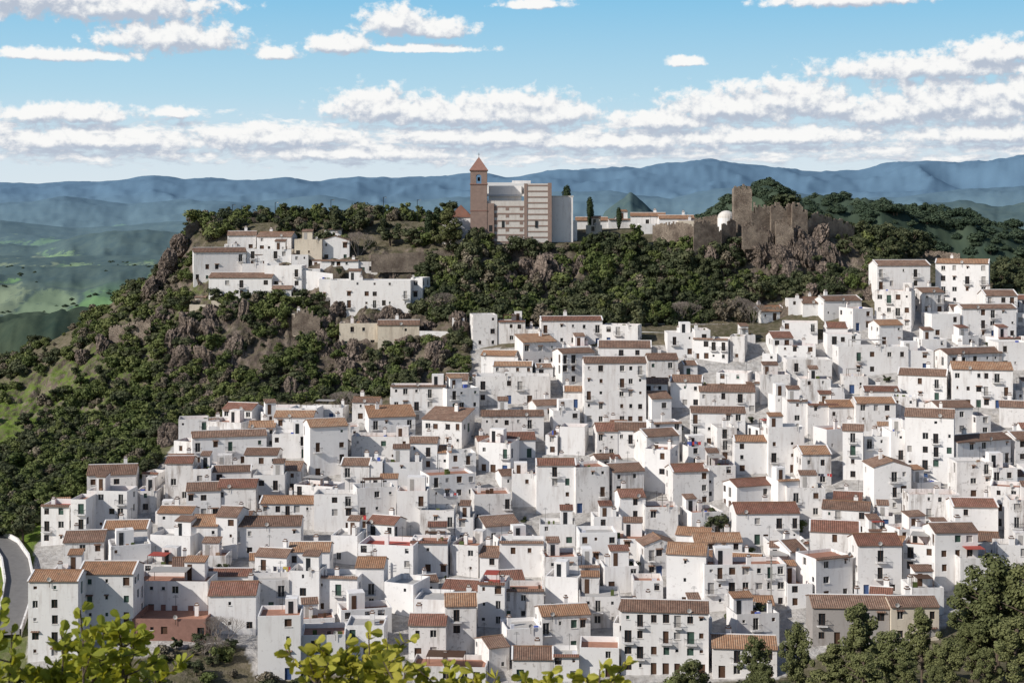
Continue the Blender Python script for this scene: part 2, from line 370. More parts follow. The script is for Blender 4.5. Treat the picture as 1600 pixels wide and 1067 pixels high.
R=random.random;U=random.uniform
def bands_for(w,h,dens=.75,low=-5,balc=None,mb=None,front=False):
    n=max(1,int(round(h/2.75)));fh=h/n;bands=[(low,0,[])]
    cols=max(1,int(w/random.choice([2.0,2.3,2.8])));cw=w/cols
    offs=[U(-.18,.18)*cw for _ in range(cols)]
    blank=[R()<.12 for _ in range(cols)]
    for k in range(n):
        ops=[];za=k*fh;zb=(k+1)*fh
        for c in range(cols):
            if R()>dens or blank[c]: continue
            cx=(c+.5)*cw+offs[c]+U(-.06,.06);r=R()
            pm='glass' if R()<.62 else random.choice(['wood','wood','wood','wood3','wood3','wood2'])
            if r<.2: ww,hh=U(.4,.6),U(.5,.7);z=za+fh*.5
            elif r<.62: ww,hh=U(.85,1.2),U(1.1,1.45);z=za+fh*.32
            elif r<.90 and fh>2.4:
                ww,hh=U(.9,1.2),2.0;z=za+.12
                if mb is not None and front and k>0:
                    bw=U(.65,1.1);x0=cx-w/2-bw;x1=cx-w/2+bw
                    mb.box(x0,x1,-.7,-.003,za,za+.11,'w1')
                    mb.box(x0,x1,-.7,-.66,za+1.02,za+1.07,'iron')
                    t=x0
                    while t<x1: mb.box(t,t+.03,-.69,-.67,za+.11,za+1.02,'iron',bottom=False);t+=.16
                    mb.box(x0,x0+.03,-.66,-.003,za+1.02,za+1.07,'iron');mb.box(x1-.03,x1,-.66,-.003,za+1.02,za+1.07,'iron')
                elif k==0: pm=random.choice(['wood','wood','wood','blue','wood2'])
            else: ww,hh=.7,.9;z=za+fh*.4
            if z+hh>zb-.2: hh=zb-.25-z
            if hh<.4: continue
            ops.append((cx-ww/2,cx+ww/2,z,z+hh,pm))
            if mb is not None and front and hh<1.5:
                if R()<.45: mb.box(cx-w/2-ww/2-.1,cx-w/2+ww/2+.1,-.09,-.003,z-.09,z-.01,'sill')
                elif R()<.25:
                    mb.slab([(cx-w/2-ww/2-.15,-.35,z+hh+.1),(cx-w/2+ww/2+.15,-.35,z+hh+.1),(cx-w/2+ww/2+.15,-.003,z+hh+.25),(cx-w/2-ww/2-.15,-.003,z+hh+.25)],'t1','t1',.06)
        bands.append((za,zb,ops))
    return bands
occ=[]
def chimney(mb,x,y,z):
    s=U(.3,.45);h=U(.9,1.4);mb.box(x-s,x+s,y-s*.8,y+s*.8,z-1.2,z+h,'w1');mb.box(x-s-.08,x+s+.08,y-s*.8-.08,y+s*.8+.08,z+h+.003,z+h+.1,'t1')
    mb.box(x-s*.6,x+s*.6,y-s*.5,y+s*.5,z+h+.103,z+h+.35,'w1')
    mb.box(x-s*.8,x+s*.8,y-s*.7,y+s*.7,z+h+.353,z+h+.42,'t1')
def antenna(mb,x,y,z):
    mb.box(x-.025,x+.025,y-.025,y+.025,z-.3,z+2.4,'iron')
    for k in range(3): mb.box(x-.5+.1*k,x+.5-.1*k,y-.015,y+.015,z+2.0+.16*k,z+2.03+.16*k,'iron')
def dish(mb,x,y,z):
    n=10;c=Vector((x,y-.35,z+.7));r=.38
    pts=[c+Vector((math.cos(2*math.pi*i/n)*r,0,math.sin(2*math.pi*i/n)*r)) for i in range(n)]
    ctr=c+Vector((0,.12,-.05))
    for i in range(n): mb.poly([pts[i],pts[(i+1)%n],ctr],'floor2')
    mb.box(x-.03,x+.03,y-.26,y-.2,z-.6,z+.66,'iron')
def build_house(w,dd,h,kind,wallm,tile,dens=.75,low=-5,lod=False):
    mb=MB()
    bf=bands_for(w,h,dens,low,mb=mb,front=True)
    mb.wall((-w/2,0,0),(1,0,0),w,0,bf,wallm,(0,1,0))
    mb.wall((w/2,0,0),(0,1,0),dd,0,bands_for(dd,h,dens*.6,low),wallm,(-1,0,0))
    mb.wall((-w/2,dd,0),(0,-1,0),dd,0,bands_for(dd,h,dens*.6,low),wallm,(1,0,0))
    mb.poly([(w/2,dd,low),(-w/2,dd,low),(-w/2,dd,h),(w/2,dd,h)],wallm)
    ov=.26;pt=U(.28,.36)
    if kind=='g':
        r=dd*.5*pt
        for sx in (-1,1): mb.poly([(sx*w/2,0,h),(sx*w/2,dd,h),(sx*w/2,dd/2,h+r)][::sx],wallm)
        e=ov*pt;t=.16
        mb.slab([(-w/2-.12,-ov,h-e+t),(w/2+.12,-ov,h-e+t),(w/2+.12,dd/2,h+r+t),(-w/2-.12,dd/2,h+r+t)],tile,'t1')
        mb.slab([(w/2+.12,dd+ov,h-e+t),(-w/2-.12,dd+ov,h-e+t),(-w/2-.12,dd/2,h+r+t+.004),(w/2+.12,dd/2,h+r+t+.004)],tile,'t1')
        mb.box(-w/2-.1,w/2+.1,dd/2-.13,dd/2+.13,h+r+t-.02,h+r+t+.1,'t2' if R()<.4 else 'w1')
        if R()<.35:
            for sx in (-1,1):
                xx=sx*w/2;q=[(xx-.14,-ov-.01,h-e+t+.1),(xx+.14,-ov-.01,h-e+t+.1),(xx+.14,dd/2,h+r+t+.11),(xx-.14,dd/2,h+r+t+.11)];mb.slab(q,'w1','w1',.12)
        if R()<.7: chimney(mb,U(-.35,.35)*w,dd*.6,h+r)
        if R()<.5: antenna(mb,U(-.4,.4)*w,dd*.55,h+r)
    elif kind=='x':
        r=w*.5*pt
        for yy,sg in ((0,1),(dd,-1)): mb.poly([(-w/2,yy,h),(w/2,yy,h),(0,yy,h+r)][::sg],wallm)
        e=ov*pt;t=.16
        mb.slab([(-w/2-ov,dd+.1,h-e+t),(-w/2-ov,-.15,h-e+t),(0,-.15,h+r+t),(0,dd+.1,h+r+t)],tile,'t1')
        mb.slab([(w/2+ov,-.15,h-e+t),(w/2+ov,dd+.1,h-e+t),(0,dd+.1,h+r+t+.004),(0,-.15,h+r+t+.004)],tile,'t1')
        mb.box(-.12,.12,-.12,dd+.08,h+r+t-.02,h+r+t+.1,'t2')
        if R()<.5: chimney(mb,U(-.2,.2)*w,dd*.6,h+r)
    elif kind=='s':
        r=dd*.26;t=.16
        for sx in (-1,1): mb.poly([(sx*w/2,0,h),(sx*w/2,dd,h),(sx*w/2,dd,h+r)][::sx],wallm)
        mb.poly([(w/2,dd,h),(-w/2,dd,h),(-w/2,dd,h+r),(w/2,dd,h+r)],wallm)
        mb.slab([(-w/2-.12,-ov,h-ov*.3+t),(w/2+.12,-ov,h-ov*.3+t),(w/2+.12,dd+.15,h+r+.05+t),(-w/2-.12,dd+.15,h+r+.05+t)],tile,'t1')
        if R()<.6: chimney(mb,U(-.35,.35)*w,dd*.7,h+r*.8)
    else:
        ph=U(.5,1.0);th=.2;fl='floor' if R()<.45 else ('floor2' if R()<.9 else 'red')
        cap='floor2' if R()<.3 else wallm
        x0,x1,y0,y1=-w/2,w/2,0,dd
        ring=[((x0,y0),(x1,y0),(x1-th,y0+th),(x0+th,y0+th)),((x1,y0),(x1,y1),(x1-th,y1-th),(x1-th,y0+th)),((x1,y1),(x0,y1),(x0+th,y1-th),(x1-th,y1-th)),((x0,y1),(x0,y0),(x0+th,y0+th),(x0+th,y1-th))]
        for q in ring:
            mb.poly([(a,b_,h) for a,b_ in q],cap)
            mb.poly([(q[3][0],q[3][1],h),(q[2][0],q[2][1],h),(q[2][0],q[2][1],h-ph),(q[3][0],q[3][1],h-ph)],wallm)
        mb.poly([(x0+th,y0+th,h-ph),(x1-th,y0+th,h-ph),(x1-th,y1-th,h-ph),(x0+th,y1-th,h-ph)],fl)
        if R()<.55 and w>3.6:
            sw=U(1.8,min(3.6,w*.6));sd=U(2,2.8);sh=U(1.6,2.3);sx=U(x0+th+.05,x1-th-sw-.05);sy=dd-th-sd-.1
            mb.box(sx,sx+sw,sy,sy+sd,h-ph+.003,h+sh,wallm)
            if R()<.6:
                mb.slab([(sx-.15,sy-.2,h+sh+.08),(sx+sw+.15,sy-.2,h+sh+.08),(sx+sw+.15,sy+sd+.1,h+sh+.6),(sx-.15,sy+sd+.1,h+sh+.6)],tile,'t1')
                mb.poly([(sx,sy,h+sh),(sx,sy+sd,h+sh),(sx,sy+sd,h+sh+.5)],wallm);mb.poly([(sx+sw,sy,h+sh),(sx+sw,sy+sd,h+sh),(sx+sw,sy+sd,h+sh+.5)],wallm)
            mb.box(sx+.5,sx+1.3,sy-.04,sy-.003,h-ph+.01,h+sh-.4,random.choice(['wood','wood3','glass']))
        if R()<.45: chimney(mb,U(-.4,.4)*w,dd*U(.3,.85),h-.1)
        if R()<.5: antenna(mb,U(-.4,.4)*w,dd*.7,h)
        if R()<.15: mb.slab([(-w/2,-.35,h-.05),(w/2,-.35,h-.05),(w/2,.25,h+.22),(-w/2,.25,h+.22)],tile,'t1')
        if R()<.12 and w>4:
            mb.box(-w*.3,w*.2,.5,dd*.6,h+1.4,h+1.46,random.choice(['wood','wood3','red']))
            for ax in (-w*.3,w*.2-.08):
                for ay in (.5,dd*.6-.08): mb.box(ax,ax+.08,ay,ay+.08,h-ph+.003,h+1.39,'wood')
        for _ in range(random.choice([0,0,1,2,3])):
            xx=U(x0+.5,x1-.9);yy=U(.5,dd*.5);mb.box(xx,xx+U(.3,.9),yy,yy+U(.3,.6),h-ph+.004,h-ph+U(.4,1.1),random.choice(['cl0','leafl','wood','cl1','t2','leafl','sill']))
    if R()<.3: dish(mb,U(-.4,.4)*w,0,h-.3)
    return mb
def corners(x,y,w,dd,yaw,pad=0):
    c,s=math.cos(yaw),math.sin(yaw)
    return [(x+c*a-s*b_,y+s*a+c*b_) for a,b_ in ((-w/2-pad,-pad),(w/2+pad,-pad),(w/2+pad,dd+pad),(-w/2-pad,dd+pad))]
def overlap(A,B):
    for P in (A,B):
        for i in range(4):
            ex=P[(i+1)%4][0]-P[i][0];ey=P[(i+1)%4][1]-P[i][1];nx,ny=-ey,ex
            a=[nx*q[0]+ny*q[1] for q in A];b_=[nx*q[0]+ny*q[1] for q in B]
            if max(a)<=min(b_) or max(b_)<=min(a): return False
    return True
def put(px0,px1,top,base,kind,yaw=None,wm=None,tl=None,dens=None,dd=None,name='white_house',split=False):
    pm=(px0+px1)/2;y=solve(pm,base);s=y/F
    if yaw is None: yaw=random.choice([U(-.08,.08),U(-.08,.08),U(-.2,.2),U(.1,.4),U(-.42,-.1)])
    wa=(px1-px0)*s
    if split and wa>8.5 and R()<.45:
        c=px0+(px1-px0)*random.choice([U(.3,.42),U(.58,.7)]);big=c-px0>px1-c
        dt=U(.8,2.2)/s*random.choice([1,1,-.6])
        put(px0,c,top+(0 if big else dt),base,kind if big or R()<.5 else 'f',yaw,wm,tl,dens,dd,name)
        put(c,px1,top+(dt if big else 0),base,kind if (not big) or R()<.5 else 'f',yaw*.8+.004,wm,tl,dens,dd,name);return
    if dd is None: dd=U(5.2,7.8)
    w=(wa-abs(math.sin(yaw))*dd*.35)/math.cos(yaw);w=max(w,wa*.7)
    h=(base-top)*s
    wm=wm or random.choice(['w1','w1','w1','w2','w2']);tl=tl or random.choice(['t1','t1','t1','t1','t2','t2','t3'])
    mb=build_house(w,dd,h,kind,wm,tl,dens if dens is not None else U(.55,.95))
    x=(pm-800)*s
    mb.obj(name,(x,y+abs(math.sin(yaw))*w*.5*.5,CZ-(base-HZ)*s),yaw)
    occ.append(corners(x,y,w,dd,yaw))
g,f_,s_,x_='g','f','s','x'
H=[
(1370,1455,415,472,g),(1465,1545,412,478,g),(1368,1425,455,515,f_),(1455,1590,482,530,g),(1330,1368,482,518,f_),(1285,1350,470,497,g),(1232,1285,474,497,g),(1186,1232,487,502,g),(1540,1590,462,510,g),
(738,778,492,545,f_),(778,842,502,537,f_),(845,942,501,542,g),(706,726,497,515,f_),
(1043,1110,520,560,f_),(1082,1165,530,567,f_),(1190,1275,540,568,f_),(1207,1240,528,562,g),(1293,1345,522,557,f_),(1310,1420,542,588,f_),(1370,1460,548,582,f_),(1440,1480,530,560,f_),(1476,1575,553,592,g),(1490,1583,578,640,g),(1405,1480,587,628,g),(1560,1640,535,580,f_),
(815,872,535,575,s_),(750,805,556,585,g),(770,832,572,600,g),(743,860,588,632,f_),(876,932,552,602,g),(934,1018,543,578,g),(913,1010,567,665,g),(1012,1060,562,602,g),(1047,1098,597,640,g),(1093,1180,612,648,g),(1118,1170,583,612,f_),(1165,1235,585,630,f_),(1230,1300,562,602,f_),(1250,1320,592,640,f_),(1295,1400,630,682,g),(1395,1460,620,662,f_),(1465,1550,637,682,g),(1080,1165,645,700,g),
(610,697,603,662,f_),(695,752,607,662,f_),(655,725,657,700,s_),(752,850,650,692,g),(850,915,667,712,f_),(1016,1052,623,667,g),(1007,1066,682,732,g),(960,1010,672,717,g),(932,966,674,717,g),(1120,1152,668,722,f_),(1148,1205,690,742,g),(1200,1258,667,742,f_),(1252,1300,710,762,g),(1316,1350,673,752,g),(1230,1310,632,682,f_),(1350,1420,682,742,f_),(1415,1492,652,757,g),(1490,1592,690,747,g),(1495,1590,722,802,f_),
(278,345,655,692,f_),(318,380,660,692,f_),(388,430,668,702,g),(428,490,652,692,g),(300,415,683,730,g),(425,485,678,717,f_),(482,545,667,747,g),(548,640,682,727,f_),(575,650,652,692,s_),(640,705,692,737,g),(532,598,727,767,g),(600,660,722,762,f_),(258,330,724,785,g),(330,392,737,777,g),(395,445,742,792,f_),(438,470,735,772,g),(700,745,708,747,f_),(745,800,692,742,f_),(800,840,740,792,f_),(838,900,727,802,g),(897,955,730,802,f_),(955,1010,737,792,g),(1005,1050,702,772,f_),(1050,1110,737,792,g),(1100,1150,727,782,f_),
(135,212,742,787,g),(62,135,790,852,f_),(133,200,767,832,f_),(212,245,767,802,f_),(245,300,802,842,g),(290,345,767,812,g),(340,400,762,807,g),(405,492,787,827,g),(490,560,772,832,f_),(556,620,762,832,f_),(620,668,767,842,f_),(668,745,742,802,f_),(655,740,797,852,f_),(740,800,772,822,f_),(755,815,822,852,g),(968,1010,777,832,g),(1008,1060,792,842,f_),(1148,1252,760,802,g),(1150,1250,802,852,g),(1230,1290,762,812,f_),(1285,1360,797,837,g),(1365,1425,730,802,x_),(1420,1500,772,832,f_),(1490,1560,792,852,g),(1550,1620,762,832,f_),(1578,1640,782,872,f_),
(160,230,827,872,g),(98,162,847,892,g),(230,300,837,882,f_),(298,340,822,872,g),(335,372,807,872,g),(360,470,822,872,g),(450,515,862,912,g),(395,450,870,917,g),(515,560,837,882,f_),(556,648,852,912,f_),(640,700,847,902,f_),(700,750,852,902,f_),(748,780,870,907,g),(780,850,847,902,f_),(850,938,870,927,f_),(905,965,832,882,f_),(955,1010,842,880,f_),(1005,1060,852,902,x_),(1055,1110,837,872,g),(1085,1160,847,882,g),(1190,1250,882,922,f_),(1230,1268,862,912,g),(1265,1345,832,902,g),(1560,1640,852,902,f_),
(44,122,908,1032,g),(122,208,897,1002,g),(268,320,887,930,g),(215,275,882,920,f_),(325,400,930,992,g),(388,452,907,962,f_),(450,500,892,962,f_),(490,560,902,962,f_),(555,600,887,952,g),(595,650,912,962,f_),(638,697,977,1032,g),(645,700,937,987,f_),(695,745,947,1022,g),(745,790,912,982,f_),(780,850,922,972,f_),(790,850,982,1032,f_),(850,905,902,962,f_),(845,925,962,1022,g),(905,970,932,982,f_),(970,1108,957,1057,g),(1040,1105,867,952,g),(1100,1230,882,952,f_),(1230,1270,912,952,f_),(1270,1340,872,942,f_),(1340,1410,852,932,g),(1410,1470,852,922,f_),(1460,1530,832,922,g),(1500,1560,872,932,f_),
(402,470,962,1064,f_),(470,540,992,1050,f_),(540,600,977,1030,f_),(1113,1215,1014,1062,g),(800,905,1030,1066,g),(905,968,1012,1060,f_),(640,760,1042,1070,f_),(760,800,1012,1052,g),
]
YAW={(913,665):.03,(970,1057):-.1,(44,1032):0,(122,1002):0,(1465,478):-.35,(1113,1062):-.1,(845,542):.06}
for q in H: put(*q,yaw=YAW.get((q[0],q[3])),split=(q[0],q[3]) not in YAW,dens=.95 if (q[0],q[3]) in YAW else None)
put(205,325,908,965,f_,yaw=-.04,wm='w1',dd=7.5);put(205,322,967,1002,f_,yaw=-.04,wm='brick',dd=9)
put(1270,1390,950,1008,g,yaw=-.05,wm='w4',name='grey_house');put(1392,1468,948,1005,g,yaw=.03,wm='w3',name='cream_house')
UL=[(302,383,394,442,g,.25,'w1'),(355,400,368,392,g,.1,'w1'),(400,456,370,395,g,-.1,'w1'),(385,455,390,420,f_,0,'w1'),(460,503,374,417,f_,0,'w3'),(500,546,376,410,x_,.05,'w1'),(507,534,358,372,f_,.05,'w1'),(325,425,434,467,g,-.05,'w1'),(412,472,415,452,f_,-.1,'w1'),(515,642,438,497,f_,-.06,'w1'),(640,662,434,488,f_,-.3,'w1'),(530,590,505,546,f_,.03,'w3'),(590,655,508,546,g,.03,'w3'),(500,560,407,432,f_,0,'w1'),(456,475,490,512,f_,0,'w3'),(475,500,420,445,f_,0,'w1'),(378,418,412,440,f_,.1,'w1'),(455,482,398,425,f_,.1,'w1'),(556,590,409,430,f_,0,'w2'),(498,518,436,470,f_,.1,'w1'),(296,326,476,492,f_,0,'w3'),(425,455,452,470,g,0,'w2'),(345,372,392,402,f_,0,'w1')]
for q in UL: put(*q[:5],yaw=q[5],wm=q[6],tl='t1',dens=.55)
for q in [(900,950,345,358,g),(950,990,343,357,f_),(985,1040,338,356,g),(1030,1085,342,357,g),(1060,1120,345,360,f_),(915,940,352,366,f_),(1000,1030,350,366,f_)]:
    put(*q,yaw=U(-.1,.1),wm=random.choice(['w1','w3','w1']),tl='t2',dd=6,dens=.4)
def inp(px,py): return bool(inpoly(np.array([px]),np.array([py]),VILL)[0])
for t in range(7500):
    y=240+(R()**.9)*150;px=U(30,1750);d=float(table_drop(np.array([px]),np.array([y]))[0]);py=HZ+F*d/y
    if not inp(px,py): continue
    small=t>5200
    w=U(3.2,5) if small else U(5,9);dd=U(3.8,5) if small else U(5,7);yaw=U(-.35,.35);x=(px-800)*y/F
    if not inp(px-w/2*F/y,py) or not inp(px+w/2*F/y,py): continue
    A=corners(x,y,w,dd,yaw)
    if any(abs(B[0][0]-x)<22 and abs(B[0][1]-y)<22 and overlap(A,B) for B in occ): continue
    if small and R()<.6: continue
    h=U(2.2,3.0) if small else U(3.0,5.6)
    mb=build_house(w,dd,h,random.choice([g,g,f_,f_,f_]),random.choice(['w1','w1','w2']),random.choice(['t1','t1','t2','t3']),U(.5,.9))
    mb.obj('white_house',(x,y,CZ-d),yaw);occ.append(corners(x,y,w,dd,yaw))

# ------------------------------------------------------------------ church
def church():
    y0=416.;s=y0/F;X=lambda p:(p-800)*s;Z=lambda q:-(q-HZ)*s
    mb=MB();low=Z(395)
    root=bpy.data.objects.new('church',None);COL.objects.link(root);root.location=(0,y0,CZ)
    mb.box(X(748),X(819),0,15,low,Z(314),'churchwhite','slate');mb.box(X(819)+.003,X(861),0.05,12,low,Z(287),'churchwhite','slate')
    for a,b_ ,t,pr in ((738,772,318,.5),(819,824,287,.06),(856,862,286,.12)):
        mb.box(X(a),X(b_),-pr,1,low,Z(t),'churchbrick')
    for q in range(322,384,11): mb.box(X(772)+.003,X(819)-.003,-.07,.2,Z(q+2.4),Z(q),'churchbrick')
    for q in range(289,384,9): mb.box(X(824)+.003,X(856)-.003,-.03,.3,Z(q+2.2),Z(q),'churchbrick')
    for q in range(322,384,11):
        for a in (772,790,812): mb.box(X(a)+.006,X(a)+.9,-.05,.2,Z(q+7),Z(q+2.41),'churchbrick')
    mb.box(X(861)-.1,X(861)+.15,0.2,12,Z(370),Z(286),'churchbrick')
    mb.box(X(763),X(815),6,17,Z(316),Z(290),'w1','slate')
    mb.slab([(X(760),5.2,Z(306)),(X(819),5.2,Z(306)),(X(819),14,Z(284)),(X(760),14,Z(284))],'slate','slate')
    mb.box(X(800),X(830),13.5,15.5,Z(300),Z(281),'w1')
    mb.box(X(862)+.1,X(896),3,13,low,Z(308),'w1','slate');mb.box(X(862)+.1,X(897),2.9,13.1,Z(308)+.01,Z(306),'sill')
    mb.box(X(896)+.01,X(903),5,11,low,Z(345),'w1','slate')
    mb.box(X(702),X(738),2,10,low,Z(340),'w1')
    a,b_,c,d=(X(700),1.8,Z(340)),(X(738),1.8,Z(340)),(X(738),10,Z(340)),(X(700),10,Z(340));e=((X(700)+X(738))/2,6,Z(320))
    for p,q in ((a,b_),(b_,c),(c,d),(d,a)): mb.poly([p,q,e],'t3')
    mb.box(X(690),X(703),4,9,low,Z(352),'w1','floor2')
    for q in (748,764): mb.box(X(q),X(q+5),-.56,-.5,Z(362),Z(352),'glass')
    for q in (784,836): mb.box(X(q),X(q+4),-.1,-.04,Z(356),Z(345),'glass')
    mb.box(X(708),X(713),1.9,1.99,Z(368),Z(356),'wood')
    mb.obj('walls',parent=root)
    tb=MB();x0,x1=X(735),X(761);w=x1-x0;zt=Z(267);yb=-.6
    tb.box(x0,x1,yb,yb+w,low,Z(288),'churchbrick')
    pw=w*.34
    for xx in (x0,x1-pw):
        for yy in (yb,yb+w-pw): tb.box(xx,xx+pw,yy,yy+pw,Z(288)+.002,Z(272),'churchbrick')
    tb.box(x0,x1,yb,yb+w,Z(272)+.002,zt,'churchbrick')
    n=6
    for yy in (yb,yb+w-.4):
        gw=w-2*pw
        for i in range(n):
            a0=math.pi*i/n;a1=math.pi*(i+1)/n;cx=(x0+x1)/2;r=gw/2
            p=[(cx+r*math.cos(a0),yy+.02,Z(276)+r*math.sin(a0)*.8),(cx+r*math.cos(a1),yy+.02,Z(276)+r*math.sin(a1)*.8),(cx+r*math.cos(a1),yy+.02,Z(272)),(cx+r*math.cos(a0),yy+.02,Z(272))]
            tb.poly(p,'churchbrick')
    tb.box((x0+x1)/2-.35,(x0+x1)/2+.35,yb+w/2-.3,yb+w/2+.3,Z(283),Z(277),'iron')
    for q in (288,267): tb.box(x0-.18,x1+.18,yb-.18,yb+w+.18,Z(q)-.12,Z(q)+.12,'brick')
    tb.box(x0-.1,x1+.1,yb-.1,yb+w+.1,Z(330),Z(330)+.2,'brick')
    ap=((x0+x1)/2,yb+w/2,Z(245));zz=zt+.13
    q=[(x0-.3,yb-.3,zz),(x1+.3,yb-.3,zz),(x1+.3,yb+w+.3,zz),(x0-.3,yb+w+.3,zz)]
    for i in range(4): tb.poly([q[i],q[(i+1)%4],ap],'brick')
    tb.poly(q[::-1],'brick')
    tb.box(ap[0]-.05,ap[0]+.05,ap[1]-.05,ap[1]+.05,ap[2]-.2,ap[2]+1.1,'iron');tb.box(ap[0]-.3,ap[0]+.3,ap[1]-.04,ap[1]+.04,ap[2]+.6,ap[2]+.7,'iron')
    tb.obj('bell_tower',parent=root)
church()
# ------------------------------------------------------------------ ruins & walls
def ruin(name,p0,p1,tops,base,y0,y1,th=1.2,k='stone',rough=.5):
    mb=MB();n=max(6,int(abs(p1-p0)/2.2));pts=[]
    for i in range(n+1):
        t=i/n;px=p0+(p1-p0)*t;y=y0+(y1-y0)*t;tp=np.interp(t,[a for a,_ in tops],[b_ for _,b_ in tops])
        z=CZ-(tp-HZ)*y/F+random.choice([0,0,.0,-rough,-rough*.4,rough*.5]);zb=CZ-(base-HZ)*y/F-2
        pts.append(((px-800)*y/F,y,z,zb))
    for i in range(n):
        x0,ya,z0,b0=pts[i];x1,yb,_,b1=pts[i+1];z=z0
        mb.poly([(x0,ya,b0),(x1,yb,b1),(x1,yb,z),(x0,ya,z)],k);mb.poly([(x1,yb+th,b1),(x0,ya+th,b0),(x0,ya+th,z),(x1,yb+th,z)],k)
        mb.poly([(x0,ya,z),(x1,yb,z),(x1,yb+th,z),(x0,ya+th,z)],k)
        zn=pts[i+1][2] if i<n-1 else b1
        mb.poly([(x1,yb,min(z,zn)),(x1,yb+th,min(z,zn)),(x1,yb+th,max(z,zn)),(x1,yb,max(z,zn))],k)
        if i==0: mb.poly([(x0,ya+th,b0),(x0,ya,b0),(x0,ya,z),(x0,ya+th,z)],k)
    return mb.obj(name)
croot=bpy.data.objects.new('castle_ruin',None);COL.objects.link(croot)
for a in [("tower_front",1147,1175,[(0,291),(.3,294),(.5,290),(1,292)],352,416,416,1.5,'stone',.8),
 ("tower_back",1148,1174,[(0,293),(.6,300),(1,296)],352,420,420,1.2,'stone',.8),
 ("curtain_wall",1175,1215,[(0,330),(.3,322),(.6,334),(1,328)],362,416,418,2.,'stone',.9),
 ("keep_wall",1205,1240,[(0,322),(.2,316),(.5,324),(.8,318),(1,330)],358,414,415,2.,'stone',1.1),
 ("corner_tower",1238,1262,[(0,319),(.4,317),(.7,326),(1,330)],366,413,414,2.5,'stone',.9),
 ("inner_wall",1178,1210,[(0,316),(.3,325),(.5,320),(1,326)],350,430,430,1.,'stone',1.2),
 ("lower_wall",1084,1128,[(0,350),(.3,345),(.8,352),(1,362)],388,408,411,1.2,'stone',.8),
 ("buttress",1128,1150,[(0,350),(1,340)],380,412,414,1.4,'stone',.8),
 ("outer_wall",1160,1200,[(0,352),(.3,346),(.6,352),(1,358)],378,409,410,1.2,'stone',.9),
 ("bastion",1212,1240,[(0,344),(.5,341),(.8,350),(1,354)],376,410,410,1.2,'stone',.9),
 ("east_wall",1262,1335,[(0,342),(.2,333),(.4,338),(.7,344),(1,354)],372,415,423,1.2,'stone',.9),
 ("west_wall",1020,1090,[(0,352),(.5,347),(1,352)],372,420,414,1.,'stone',.5),
 ("north_wall",1085,1147,[(0,342),(.5,336),(1,338)],366,428,428,1.,'stone',.6)]:
    o=ruin(*a);o.parent=croot
for px in (1147,1171.5):
    y=416;mb=MB();x=(px-800)*y/F;mb.box(x+.01,x+.6,y+1.52,y+3.98,CZ-6,CZ+5.2-(px>1160)*.8,'stone');mb.obj('tower_side',parent=croot)
ruin('town_wall',290,365,[(0,352),(.2,346),(.5,350),(.8,344),(1,342)],372,432,446,1.2,'stone',.5)
ruin('town_wall',365,480,[(0,342),(.5,338),(1,335)],350,450,455,1,'stone',.3)
ruin('retaining_wall',580,735,[(0,398),(.5,394),(1,386)],414,410,414,.8,'stone',.1)
ruin('retaining_wall',170,235,[(0,512),(.3,507),(1,498)],524,403,400,.8,'stone',.6)
ruin('retaining_wall',1410,1500,[(0,385),(.5,392),(1,396)],412,436,430,.8,'stone',.3)
ruin('terrace_wall',655,745,[(0,517),(1,519)],528,386,385,.4,'w1',0)
ruin('terrace_wall',942,1050,[(0,516),(1,520)],530,384,382,.4,'w1',0)
ruin('terrace_wall',985,1215,[(0,505),(1,507)],515,389,388,.4,'w4',0.1)
ruin('terrace_wall',330,470,[(0,470),(1,462)],482,402,402,.4,'w3',0.05)
ruin('terrace_wall',460,520,[(0,420),(1,428)],448,408,406,.4,'w1',0.0)
ruin('stone_ruin',456,500,[(0,492),(.5,482),(1,498)],512,391,391,.6,'stone',.9)
ruin('stone_ruin',1190,1260,[(0,482),(.5,478),(1,486)],505,392,391,.6,'stone',.5)
mb=MB();y=428;s=y/F;cx=(1135-800)*s;cz=CZ-(341-HZ)*s;r=14*s
for i in range(20):
    for j in range(6):
        P=lambda a,e:(cx+r*math.cos(a)*math.cos(e),y+r*math.sin(a)*math.cos(e),cz+r*.85*math.sin(e))
        a0=2*math.pi*i/20;a1=2*math.pi*(i+1)/20;e0=math.pi/2*j/6;e1=math.pi/2*(j+1)/6
        mb.poly([P(a0,e0),P(a1,e0),P(a1,e1),P(a0,e1)],'churchwhite')
for i in range(20):
    a0=2*math.pi*i/20;a1=2*math.pi*(i+1)/20
    mb.poly([(cx+r*math.cos(a0),y+r*math.sin(a0),cz-4),(cx+r*math.cos(a1),y+r*math.sin(a1),cz-4),(cx+r*math.cos(a1),y+r*math.sin(a1),cz),(cx+r*math.cos(a0),y+r*math.sin(a0),cz)],'w1')
mb.obj('chapel_dome')
def rockmesh(seed):
    import bmesh
    bm=bmesh.new();bmesh.ops.create_icosphere(bm,subdivisions=5,radius=1)
    co=np.array([v.co[:] for v in bm.verts])
    a=fbm(co[:,0]*1.3+seed,co[:,1]*1.3+co[:,2]*1.7,seed,5);b2=np.abs(fbm(co[:,0]*3.2+seed,co[:,1]*3.2-co[:,2]*1.6,seed+3,4))
    s=1+a*.9-b2*1.1+.12
    for v,k in zip(bm.verts,s): v.co*=float(k)
    me=bpy.data.meshes.new('rock');bm.to_mesh(me);bm.free();me.materials.append(M['rock']);return me
RK=[rockmesh(i) for i in (3,11,29,41)]
rr=bpy.data.objects.new('cliff_rocks',None);COL.objects.link(rr)
